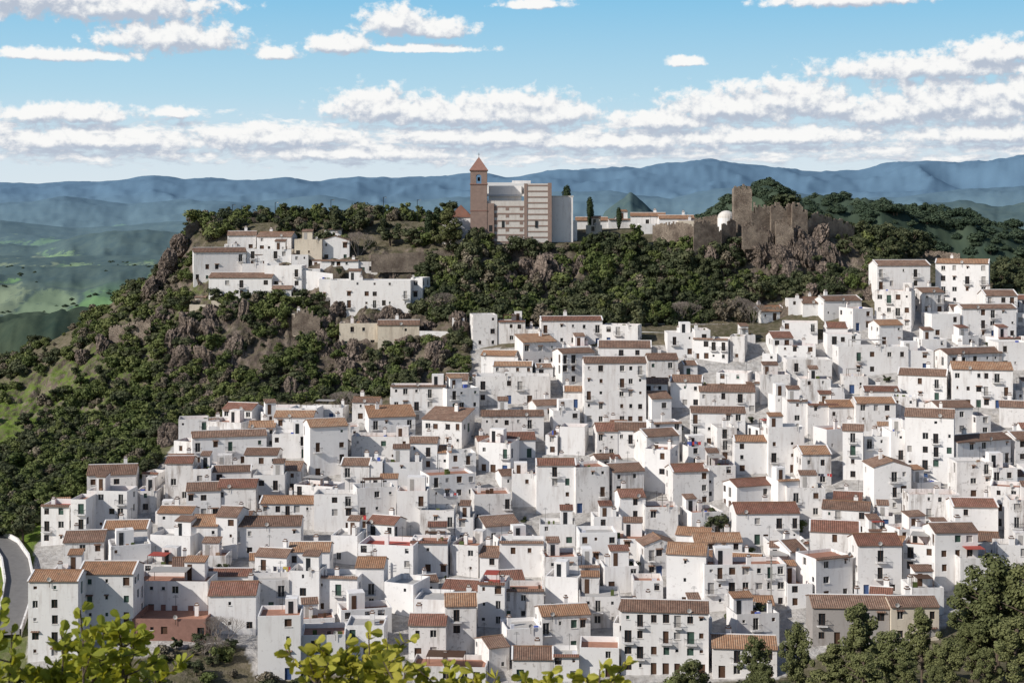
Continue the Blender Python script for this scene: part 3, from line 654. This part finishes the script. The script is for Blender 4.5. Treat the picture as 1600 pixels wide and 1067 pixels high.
def rock(px,py,y,sz):
    o=bpy.data.objects.new('rock',random.choice(RK));COL.objects.link(o);o.parent=rr
    o.location=W3(px,py,y);o.scale=(sz*U(.7,1.2),sz*U(.6,.9),sz*U(.9,1.6));o.rotation_euler=(U(-.3,.3),U(-.3,.3),U(0,6))
for px,py,y,sz in [(1185,366,413,2),(1250,370,411,2),(1200,388,411,3.6),(1240,388,411,3.8),(1280,380,414,3.6),(1170,386,411,3),(1310,395,416,3.6),(1150,392,411,2.6),(1265,405,410,4.6),(1220,412,409,4.6),(1185,400,410,3.6),(1300,410,410,4.6),(1240,435,406,3.6),(1290,440,406,3.6),
   (820,425,408,4),(860,420,408,4.8),(845,445,404,4.8),(800,450,404,3.8),(880,450,404,4.2),(830,480,399,3.8),(870,485,398,3.8),(1110,400,408,3),(300,520,396,4.6),(340,530,394,5.6),(290,560,390,4.6),(360,560,389,5),(330,500,398,3.6),(270,540,393,4),(320,575,388,4),(540,570,386,4.2),(590,585,383,4.8),(650,560,386,4.2),(690,560,384,4.8),(700,590,378,3.8),(620,560,386,4),(280,385,430,3.4),(265,410,422,3.4),(255,435,418,3.2),(235,450,415,3),(160,540,400,3),(130,560,402,2.5),(265,690,346,3.2),(960,888,283,1.8),(985,903,279,1.8)]:
    rock(px,py,y+1.2,sz*.86)
for i in range(150):
    y=U(374,412);px=random.choice([U(250,730),U(250,730),U(760,1180),U(1180,1380)])
    if 735<px and y<392: continue
    d=float(drop(np.array([(px-800)*y/F]),np.array([y]))[0]);rock(px,HZ+F*d/y,y+.8,U(.9,2.8))

# ------------------------------------------------------------------ vegetation
def leafcloud(mb_v,mb_f,cent,rad,n,sz,flat=1.0,up=.25):
    d=rng.normal(size=(n,3));d/=np.linalg.norm(d,axis=1)[:,None];r=rad*(1-np.abs(rng.normal(0,.16,n)))[:,None]
    pos=np.array(cent)+d*r*np.array([1,1,flat])
    nn=d+rng.normal(0,.6,(n,3))+np.array([0,0,up]);nn/=np.linalg.norm(nn,axis=1)[:,None]
    t=np.cross(nn,rng.normal(size=(n,3)));t/=np.linalg.norm(t,axis=1)[:,None];b_=np.cross(nn,t)
    s=(sz*rng.uniform(.6,1.4,n))[:,None]
    base=len(mb_v)
    q=np.stack([pos-t*s-b_*s*.6,pos+t*s-b_*s*.6,pos+t*s*.6+b_*s*.8,pos-t*s*.7+b_*s*.6],1).reshape(-1,3)
    mb_v.extend(map(tuple,q));mb_f.extend([(base+4*i,base+4*i+1,base+4*i+2,base+4*i+3) for i in range(n)])
def tube(v,f,p0,p1,r0,r1,n=6):
    p0=Vector(p0);p1=Vector(p1);d=(p1-p0).normalized();a=d.orthogonal().normalized();b_=d.cross(a);k=len(v)
    for P,r in ((p0,r0),(p1,r1)):
        for i in range(n): q=P+(a*math.cos(2*math.pi*i/n)+b_*math.sin(2*math.pi*i/n))*r;v.append(tuple(q))
    for i in range(n): f.append((k+i,k+(i+1)%n,k+n+(i+1)%n,k+n+i))
def core(v,f,c,r,flat,n=8):
    k=len(v);c=np.array(c)
    rows=5
    for j in range(rows+1):
        e=-math.pi/2+math.pi*j/rows
        for i in range(n):
            a=2*math.pi*i/n;rr_=r*U(.8,1.1);v.append((c[0]+rr_*math.cos(e)*math.cos(a),c[1]+rr_*math.cos(e)*math.sin(a),c[2]+rr_*flat*math.sin(e)))
    for j in range(rows):
        for i in range(n): f.append((k+j*n+i,k+j*n+(i+1)%n,k+(j+1)*n+(i+1)%n,k+(j+1)*n+i))
def finish(name,parts):
    v=[];f=[];mi=[];mats=[]
    for (pv,pf,mk) in parts:
        b_=len(v);v+=pv;f+=[tuple(i+b_ for i in q) for q in pf];mi+=[len(mats)]*len(pf);mats.append(mk)
    me=bpy.data.meshes.new(name);me.from_pydata(v,[],f)
    for k in mats: me.materials.append(M[k])
    me.polygons.foreach_set('material_index',mi);me.update();return me
def tree(kind,mk,seed):
    random.seed(seed);lv=[];lf=[];bv=[];bf=[]
    if kind=='bush':
        for i in range(10):
            a=U(0,6.28);r=U(0,.42);c=(math.cos(a)*r,math.sin(a)*r,U(.18,.70)*(1-r*.6));R_=U(.13,.30)
            core(lv,lf,c,R_*.62,.85);leafcloud(lv,lf,c,R_,92,.044,.85)
        tube(bv,bf,(0,0,-.3),(0,0,.4),.06,.03)
    elif kind=='oak':
        tube(bv,bf,(0,0,-.2),(.02,0,.35),.045,.03)
        for i in range(16):
            a=U(0,6.28);r=U(.03,.38);z=U(.34,.88);c=(math.cos(a)*r,math.sin(a)*r,z);R_=U(.08,.19)
            tube(bv,bf,(.02,0,.3),c,.02,.006,5)
            core(lv,lf,c,R_*.6,.8);leafcloud(lv,lf,c,R_,92,.033,.8)
    elif kind=='cypress':
        tube(bv,bf,(0,0,-.1),(0,0,.5),.03,.01)
        for i in range(16):
            t=i/15;z=.08+.86*t;R_=.13*math.sin(math.pi*(.18+.78*(1-t)**.9))+.015;c=(U(-.02,.02),U(-.02,.02),z)
            core(lv,lf,c,R_*.75,1.2);leafcloud(lv,lf,c,R_,90,.02,1.5,.6)
    elif kind=='pine':
        tube(bv,bf,(0,0,-.2),(.02,.01,.55),.028,.018);tube(bv,bf,(.02,.01,.55),(-.01,0,.93),.018,.006)
        for i in range(58):
            z=U(.26,.96);a=U(0,6.28);rm=.36*(1-((z-.45)/.56)**2*.85) if z>.45 else .36*(.55+z);r=U(.15,1)*rm
            c=(math.cos(a)*r,math.sin(a)*r,z+r*.12);tube(bv,bf,(.01,0,z-.07),c,.008,.003,4)
            R_=U(.05,.10);core(lv,lf,c,R_*.4,.6,6);leafcloud(lv,lf,c,R_,200,.0115,.75,.9)
    elif kind=='bare':
        def br(p,d,l,r,n):
            q=p+d*l;tube(bv,bf,p,q,r,r*.65,4)
            if n:
                for _ in range(3): br(q,(d+Vector((U(-.7,.7),U(-.7,.7),U(-.1,.5)))).normalized(),l*.72,r*.62,n-1)
        for _ in range(4): br(Vector((0,0,-.1)),Vector((U(-.5,.5),U(-.5,.5),1)).normalized(),.3,.014,5)
    parts=[]
    if lv: parts.append((lv,lf,mk))
    if bv: parts.append((bv,bf,'twig' if kind=='bare' else 'bark'))
    return finish(kind,parts)
T={'bush':[tree('bush','leaf',i) for i in (1,2,3)],'scrub':[tree('bush','leafl',i) for i in (4,5)],'dry':[tree('bush','leafd',21)],'oak':[tree('oak','leaf',i) for i in (6,7,8)],'oakl':[tree('oak','leafl',9)],
 'cypress':[tree('cypress','cyp',10)],'pine':[tree('pine','pine',i) for i in (11,12,13)],'bare':[tree('bare','',i) for i in (14,15)],'far':[tree('bush','far',16)]}
random.seed(99)
def inst(kind,name,x,y,z,h,parent=None,wid=1):
    o=bpy.data.objects.new(name,random.choice(T[kind]));COL.objects.link(o)
    k=h*wid*U(.85,1.15);o.location=(x,y,z);o.scale=(k,k*U(.85,1.1),h);o.rotation_euler=(0,0,U(0,6.28))
    if parent: o.parent=parent
    return o
def E(n): o=bpy.data.objects.new(n,None);COL.objects.link(o);return o
def scatter(parent,n,poly,yr,kinds,hr,namepart,wid=1.2,excl=None,clump=None,frac=.0,pe=.6):
    xs=rng.uniform(min(p[0] for p in poly),max(p[0] for p in poly),n);yy=rng.uniform(*yr,n)
    py=HZ+F*table_drop(xs,yy)/yy;X_=(xs-800)*yy/F;ok=inpoly(xs,py,poly)
    if clump: ok&=(fbm(X_*clump,yy*clump,77,3)+.5+rng.uniform(-.1,.1,n))>frac
    Zs=CZ-drop(X_,yy)
    for i in np.nonzero(ok)[0]:
        if excl and any(a<xs[i]<c and b_<py[i]<d for a,b_,c,d in excl) and R()<pe: continue
        c=[X_[i],yy[i]]
        if any(abs(B[0][0]-c[0])<20 and abs(B[0][1]-c[1])<20 and overlap([(c[0]-1,c[1]-1),(c[0]+1,c[1]-1),(c[0]+1,c[1]+1),(c[0]-1,c[1]+1)],B) for B in occ): continue
        h=hr[0]+(hr[1]-hr[0])*R()**1.8;inst(random.choice(kinds),namepart,c[0],c[1],Zs[i]-.12*h,h,parent,wid)
p=E('cliff_trees')
EX=[(785,395,915,490),(1160,350,1345,440)]
scatter(p,1600,[(650,505),(660,392),(900,388),(1100,392),(1180,400),(1180,460),(1210,500),(1000,508)],(386,414),['oak','oak','bush','bush','scrub','oakl','dry'],(2.4,7.5),'tree',1.0,excl=EX,pe=.76,clump=.12,frac=.20)
scatter(p,560,[(1170,400),(1260,385),(1390,345),(1410,420),(1360,470),(1200,500)],(388,440),['oak','bush','bush','scrub'],(2.0,5.6),'tree',1.0,excl=EX,pe=.72)
scatter(p,120,[(1380,350),(1420,350),(1460,400),(1370,420)],(400,470),['oak'],(4,8),'tree',1.0)
p=E('hillside_scrub')
scatter(p,3300,[(-150,900),(-150,560),(0,560),(130,500),(200,455),(262,440),(262,690),(240,735),(110,780),(50,830),(0,840)],(290,450),['bush','scrub','oak','scrub','oakl','scrub','dry'],(1.3,5.4),'bush',1.15,clump=.055,frac=.43)
EX2=[(255,490,385,590),(530,545,725,605),(390,530,460,580)]
scatter(p,2300,[(250,470),(500,470),(530,520),(660,545),(735,520),(730,600),(600,625),(430,645),(290,660),(250,690)],(355,412),['bush','scrub','bush','oak','oakl','dry','scrub'],(1.3,5.2),'bush',1.15,excl=EX2,clump=.09,frac=.37,pe=.68)
scatter(p,420,[(225,480),(240,440),(270,380),(300,352),(300,460),(330,480)],(390,475),['bush','scrub','oak','dry'],(1.2,3.8),'bush',1.2)
p=E('plateau_trees')
scatter(p,400,[(290,400),(300,345),(420,338),(700,338),(735,384),(600,400),(560,410),(480,405),(400,365)],(410,478),['oak','bush','scrub','dry','oakl'],(2.0,6.5),'tree',1.0,clump=.06,frac=.40)
scatter(p,100,[(1180,352),(1180,340),(1380,342),(1400,372),(1330,362)],(432,478),['oak','bush','dry'],(2,4),'tree',1.0)
scatter(p,160,[(1540,500),(1540,430),(1700,430),(1700,480)],(395,460),['oak','bush'],(4,7),'tree',1.0)
scatter(p,90,[(480,445),(480,400),(600,400),(600,440)],(395,425),['scrub','bush','dry'],(1,2.5),'bush',1.2)
p=E('valley_scrub')
scatter(p,700,[(-50,1300),(-50,1080),(200,1040),(330,1010),(380,1015),(405,1062),(700,1080),(1300,1080),(1300,1300)],(205,258),['bush','scrub','oak','dry'],(2,4),'bush',1.2)
p=E('village_garden_shrubs')
scatter(p,380,VILL,(240,385),['bush','oak','scrub'],(1.2,3.4),'shrub',1.0)
p=E('distant_trees')
n=2400;uu=rng.uniform(-.42,0.0,n);yy=np.exp(rng.uniform(math.log(900),math.log(2800),n));xx=uu*yy
k=(fbm(xx/90,yy/160,91,4)+rng.uniform(-.12,.12,n))>.04
Zs=CZ-drop(xx,yy)
for i in np.nonzero(k)[0]:
    inst('far','tree',xx[i],yy[i],Zs[i]-1,U(3,6.5),p,1.5)
p=E('ridge_woodland')
n=1700;pxs=rng.uniform(1050,1720,n);yy=rng.uniform(700,960,n);xx=(pxs-800)*yy/F;Zs=CZ-drop(xx,yy)
for i in range(n): inst('far','tree',xx[i],yy[i],Zs[i]-1.2,U(3,8),p,1.5)
def ptree(kind,name,px,top,base,y=None,wid=1):
    y=y or solve(px,base);x=(px-800)*y/F;z0=gz(x,y);zt=CZ-(top-HZ)*y/F;inst(kind,name,x,y,z0-.1,max(1,zt-z0),None,wid)
for a in [('cypress','cypress_tree',922,309,345,438),('cypress','cypress_tree',967,325,350,440),('cypress','cypress_tree',886,292,345,432,.8),('cypress','cypress_tree',670,330,375,420),('cypress','cypress_tree',683,325,375,422),
  ('oak','holm_oak',560,325,358,432,1.1),('oak','holm_oak',610,345,375,425,1.2),('oak','holm_oak',645,355,385,420,1.3),('oak','holm_oak',520,340,365,432,1.2),('pine','pine_tree',700,325,385,414,1.1),('oak','holm_oak',455,315,350,445,1.2),('oakl','holm_oak',760,362,390,413,.9),('oak','holm_oak',830,370,400,411,1),
  ('bare','bare_tree',345,950,1010,None,1),('bare','bare_tree',1150,455,500,None,1.2),('bare','bare_tree',1175,462,505,None,1.2),('bare','bare_tree',690,445,500,None,1),('bare','bare_tree',325,985,1030,None,1.2),('bare','bare_tree',545,600,640,None,1.2),('bare','bare_tree',1070,460,505,None,1),('bare','bare_tree',560,350,385,418,1),
  ('oak','tree',1120,790,835,None,1.1),('oak','tree',1175,935,985,None,.9),('oak','tree',35,790,850,None,1.1),('oak','tree',1145,940,985,None,.8),('oak','tree',960,865,898,None,1.1),('oak','tree',985,875,905,None,1.1),
  ('oak','holm_oak',1350,340,395,425,1),('oak','holm_oak',1380,350,400,420,1),('oak','holm_oak',1230,300,345,436,1.4)]:
    ptree(*a)
for px,top,y,wd in [(1345,945,224,.95),(1300,1005,226,1),(1395,985,215,1),(1440,950,226,.9),(1480,1000,212,1),(1520,975,224,1),(1556,872,222,.9),(1605,880,218,.9),(1590,965,208,1),(1415,1030,210,1),(1350,1020,210,1.1),(1245,975,229,.7),(1180,995,230,.7),(1195,1035,226,1),(1080,1030,232,.9),(1540,1010,208,1),(1650,930,215,1),(1460,1040,206,1),(1575,905,226,.9),(1525,930,228,.9)]:
    ptree('pine','pine_tree',px,top,0,y,wd)
def lamp(px,top,y):
    x=(px-800)*y/F;z0=gz(x,y);h=CZ-(top-HZ)*y/F-z0;mb=MB();mb.box(-.07,.07,-.07,.07,-.3,h,'iron');mb.box(.07,.9,-.04,.04,h-.1,h,'iron');mb.box(.6,1.05,-.12,.12,h-.22,h-.102,'sill')
    mb.obj('street_lamp',(x,y,z0),U(-.5,.5))
for a in [(363,320,446),(377,322,446),(517,312,448),(599,308,446),(652,312,444),(430,316,452)]: lamp(*a)
def pole(px,top,base):
    y=solve(px,base)-1.;x=(px-800)*y/F;h=(base-top)*y/F;mb=MB();mb.box(-.11,.11,-.11,.11,-4,h,'wood3');
    for z in (.25,.8,1.3): mb.box(-.9,.9,-.18,-.113,h-z-.08,h-z,'wood')
    mb.obj('utility_pole',(x,y,CZ-(base-HZ)*y/F))
pole(1205,868,955);pole(580,860,915);pole(1035,770,830)
# road at lower left
M['asphalt']=plain('worn_asphalt',(.18,.172,.165),.9,.2,1)
mb=MB();rp=[(-60,838),(-20,842),(8,858),(24,882),(30,915),(24,955),(8,1000)]
L=[]
for px,py in rp:
    y=solve(px,py);L.append(Vector(((px-800)*y/F,y,gz((px-800)*y/F,y)+.9)))
ctr=[]
for i in range(len(L)-1):
    for k in range(4): ctr.append(L[i].lerp(L[i+1],k/4))
ctr.append(L[-1])
nr_=[]
for i in range(len(ctr)):
    d=ctr[min(i+1,len(ctr)-1)]-ctr[max(i-1,0)];nr_.append(Vector((-d.y,d.x,0)).normalized())
mw=MB()
for i in range(len(ctr)-1):
    a,b_,na,nb=ctr[i],ctr[i+1],nr_[i],nr_[i+1]
    mb.poly([a-na*2.3,b_-nb*2.3,b_+nb*2.3,a+na*2.3],'asphalt')
    for sd,hh in ((2.3,.9),(-2.6,.7)):
        P=[a+na*sd,b_+nb*sd,b_+nb*(sd+.3),a+na*(sd+.3)];up=Vector((0,0,hh));dn_=Vector((0,0,-4))
        for j in (0,2): mw.poly([P[j]+dn_,P[(j+1)%4]+dn_,P[(j+1)%4]+up,P[j]+up],'w2')
        mw.poly([q+up for q in P],'w2')
mb.obj('road');mw.obj('street_wall')
for px,py in [(870,745),(440,885),(1190,910),(1370,870),(1475,815),(705,770),(1085,690),(560,805),(1290,740),(925,830)]:
    y=solve(px,py+30)-1.2;mb=MB()
    mb.box(-1.6,1.6,-.01,.01,.0,.02,'iron')
    t=-1.5
    while t<1.3:
        w=U(.25,.6);mb.box(t,t+w,-.015,.015,-U(.4,.9),-.003,'cl%d'%random.randrange(5));t+=w+U(.02,.2)
    for e in (-1.6,1.58): mb.box(e,e+.03,.011,1.5,-.02,.03,'iron')
    mb.obj('laundry_line',W3(px,py,y))

# ------------------------------------------------------------------ foreground shrub
def shrub(stems):
    lv=[];lf=[];bv=[];bf=[]
    def leaf(p,d,L):
        d=d.normalized();sd=d.cross(Vector((U(-1,1),U(-1,1),U(-.3,1)))).normalized();nn=d.cross(sd);w=L*U(.30,.40);k=len(lv)
        P=[(0,0,0),(.28,.55,.08),(.6,.95,.14),(.88,.75,.1),(1.0,0,0),(.88,-.75,.1),(.6,-.95,.14),(.28,-.55,.08),(.5,0,-.04)]
        for a,b_,c in P: lv.append(tuple(p+d*(a*L)+sd*(b_*w)+nn*(c*w*2.0)))
        for i in range(8): lf.append((k+i,k+(i+1)%8,k+8))
    for px,py,y in stems:
        top=W3(px,py,y);g0=gz(top.x,y);base=Vector((top.x+U(-.15,.15),y+U(-.1,.2),g0-.05));
        pts=[];n=14;bend=Vector((U(-.05,.05),U(-.05,.05),0))
        for i in range(n+1):
            t=i/n;pts.append(base.lerp(top,t)+bend*math.sin(t*3.1)+Vector((U(-.006,.006),U(-.006,.006),0)))
        for i in range(n): tube(bv,bf,pts[i],pts[i+1],.006*(1-i/n)+.0025,.006*(1-(i+1)/n)+.0022,5)
        def dress(a,b_,m_):
            for j in range(m_):
                t=(j+1)/m_;q=a.lerp(b_,t);ax=(b_-a).normalized()
                for _ in range(3):
                    rd=Vector((U(-1,1),U(-1,1),U(-.3,.4)));leaf(q,rd.normalized()+ax*U(.1,.7),U(.028,.045))
        dress(top-(top-base).normalized()*.30,top,13)
        for _ in range(11):
            i=random.randrange(6,n);q=pts[i];e=q+Vector((U(-.13,.13),U(-.1,.1),U(.0,.10)))
            tube(bv,bf,q,e,.003,.0018,4);dress(q.lerp(e,.25),e,6)
    me=finish('shrub',[(lv,lf,'fgleaf'),(bv,bf,'bark')]);o=bpy.data.objects.new('foreground_shrub',me);COL.objects.link(o)
D=20
shrub([(px,py+D,U(4.3,5)) for px,py in [(2,912),(18,968),(-20,960),(0,1020),(98,965),(128,932),(160,968),(188,945),(212,965),(238,1005),(85,1020),(150,1000),(190,1010),(120,1010),(105,1045),(215,1040)]])
shrub([(px,py+D,U(4.3,5)) for px,py in [(480,1045),(502,1005),(540,985),(577,968),(605,990),(630,1030),(560,1030),(520,1045),(670,1045),(700,1020),(740,1030),(775,1040),(820,1045),(862,1028),(900,1040),(938,1025),(958,1045),(720,1055),(840,1055),(590,1040),(650,1060),(610,1055),(545,1060)]])

# ------------------------------------------------------------------ light, sky
sd=Vector((-.80,-.46,.62)).normalized()
el=math.asin(sd.z);rot=math.atan2(sd.x,sd.y)
sun=bpy.data.lights.new('sun','SUN');sun.energy=4.6;sun.angle=math.radians(.5);sun.color=(1,.95,.875)
so=bpy.data.objects.new('sun',sun);COL.objects.link(so);so.rotation_euler=(-sd).to_track_quat('-Z','Y').to_euler();so.location=(0,0,500)
w=bpy.data.worlds.new('World');scene.world=w;w.use_nodes=True;t=w.node_tree;t.nodes.clear();N=NT(t)
try: w.cycles.sampling_method='NONE'
except Exception as ex: print(ex)
sky=N.n('ShaderNodeTexSky',sky_type='NISHITA',sun_disc=False,sun_elevation=el,sun_rotation=rot,altitude=400,air_density=1.0,dust_density=.6,ozone_density=1.5)
gt=bpy.data.node_groups.new('cloud_density','ShaderNodeTree')
gt.interface.new_socket('P',in_out='INPUT',socket_type='NodeSocketVector');gt.interface.new_socket('D',in_out='OUTPUT',socket_type='NodeSocketFloat')
G=NT(gt);gi=G.n('NodeGroupInput').outputs[0];go=G.n('NodeGroupOutput')
BL=[(60,4,220,62),(190,16,165,42),(270,64,118,36),(100,93,125,14),(425,84,42,15),(522,70,58,24),(615,34,62,34),(680,44,64,22),(660,73,100,10),
(590,170,95,40),(650,178,70,34),(720,180,110,34),(810,176,120,42),(870,180,70,30),(1160,170,130,42),(1250,158,80,42),(1300,172,80,30),(1040,190,120,24),(1480,168,130,46),(1540,176,110,38),(1390,182,110,34),(1590,160,90,44),
(1460,112,200,26),(1545,95,90,32),(1330,2,130,20),(1075,96,34,11),(840,2,60,12),(60,185,60,20),(130,184,90,22),(270,178,38,14),(150,224,250,24),(420,216,180,26),(560,240,190,18),(760,216,210,20),(960,222,190,20),(1200,216,210,22),(1560,216,180,22)]
dens=None
for (a,b_,ra,re) in BL:
    v=G.vm('SUBTRACT',gi,(a/100,(HZ-b_)/100,0)).outputs[0];v=G.vm('MULTIPLY',v,(100/ra,100/re,0)).outputs[0]
    v=G.vm('MAXIMUM',v,G.vm('MULTIPLY',v,(-1,-1.9,0)).outputs[0]).outputs[0]
    L_=G.m('SUBTRACT',1.0,G.vm('LENGTH',v).outputs['Value']);
    dens=L_ if dens is None else G.m('MAXIMUM',dens,L_)
nv=G.vm('MULTIPLY',gi,(1,1.15,0)).outputs[0]
n1=G.noise(nv,4.2,6,.58,.1);n2=G.noise(G.vm('MULTIPLY',gi,(1,3.0,0)).outputs[0],2.1,5,.62,.2)
dens=G.m('MAXIMUM',dens,-.6)
d=G.m('ADD',G.m('ADD',dens,.06),G.m('MULTIPLY',G.m('SUBTRACT',n1,.5),2.0))
sg=G.n('ShaderNodeSeparateXYZ',inp={0:gi})
band=G.m('MULTIPLY',G.rng(sg.outputs[1],.45,.8),G.rng(sg.outputs[1],1.75,1.2))
d2=G.m('SUBTRACT',G.m('ADD',G.m('MULTIPLY',G.m('SUBTRACT',n2,.5),2.2),G.m('MULTIPLY',band,.85)),.60)
gt.links.new(G.m('MAXIMUM',d,d2),go.inputs[0])
gen=N.n('ShaderNodeTexCoord').outputs['Generated'];sp=N.n('ShaderNodeSeparateXYZ',inp={0:gen})
az=N.m('ARCTAN2',sp.outputs[0],sp.outputs[1])
A_=N.m('ADD',N.m('MULTIPLY',az,24.5),8.0)
hl=N.m('SQRT',N.m('ADD',N.m('MULTIPLY',sp.outputs[0],sp.outputs[0]),N.m('MULTIPLY',sp.outputs[1],sp.outputs[1])))
E_=N.m('MULTIPLY',N.m('DIVIDE',sp.outputs[2],N.m('MAXIMUM',hl,.02)),24.5)
cv=N.n('ShaderNodeCombineXYZ',inp={0:A_,1:E_}).outputs[0]
def dn(v):
    g_=t.nodes.new('ShaderNodeGroup');g_.node_tree=gt;t.links.new(v,g_.inputs[0]);return g_.outputs[0]
D0=dn(cv);D1=dn(N.vm('ADD',cv,(-.06,.14,0)).outputs[0])
mask=N.n('ShaderNodeMapRange',interpolation_type='SMOOTHSTEP',inp={0:D0,1:-.14,2:.40,3:0.,4:1.}).outputs[0]
mask=N.m('MULTIPLY',mask,N.rng(E_,.25,.6))
shade=N.n('ShaderNodeMapRange',interpolation_type='SMOOTHSTEP',inp={0:N.m('SUBTRACT',D0,D1),1:-.46,2:.46,3:0.,4:1.}).outputs[0]
cc=N.mix(shade,(4.8,5.4,6.4),(9.5,9.5,9.4))
grad=N.ramp(N.m('DIVIDE',E_,6.0),[(0,(.78,.86,.91)),(.13,(.71,.83,.91)),(.3,(.49,.74,.89)),(.55,(.27,.60,.86)),(1,(.14,.40,.75))])
g10=N.vm('MULTIPLY',grad,(9.3,9.3,9.3)).outputs[0]
base=N.mix(N.rng(E_,4.5,7.5,1,0),sky.outputs[0],g10)
final=N.mix(mask,base,cc)
bg=N.n('ShaderNodeBackground',inp={0:final,1:.1});bg2=N.n('ShaderNodeBackground',inp={0:sky.outputs[0],1:.1})
inb=N.m('MULTIPLY',N.m('MULTIPLY',N.m('LESS_THAN',E_,7.5),N.m('GREATER_THAN',E_,-.3)),N.m('LESS_THAN',N.m('ABSOLUTE',az),.9))
ms=N.n('ShaderNodeMixShader',inp={0:inb,1:bg2.outputs[0],2:bg.outputs[0]})
ow=N.n('ShaderNodeOutputWorld');t.links.new(ms.outputs[0],ow.inputs[0])
# ------------------------------------------------------------------ camera
cam=bpy.data.cameras.new('camera');co=bpy.data.objects.new('camera',cam);COL.objects.link(co)
co.location=(0,0,CZ);co.rotation_euler=(math.radians(90),0,0)
cam.sensor_width=36;cam.lens=54;cam.shift_y=-(533.5-HZ)/1600;cam.clip_start=.1;cam.clip_end=80000
cam.dof.use_dof=True;cam.dof.focus_distance=330;cam.dof.aperture_fstop=16
scene.camera=co
scene.view_settings.view_transform='Standard';scene.view_settings.look='None';scene.view_settings.exposure=0
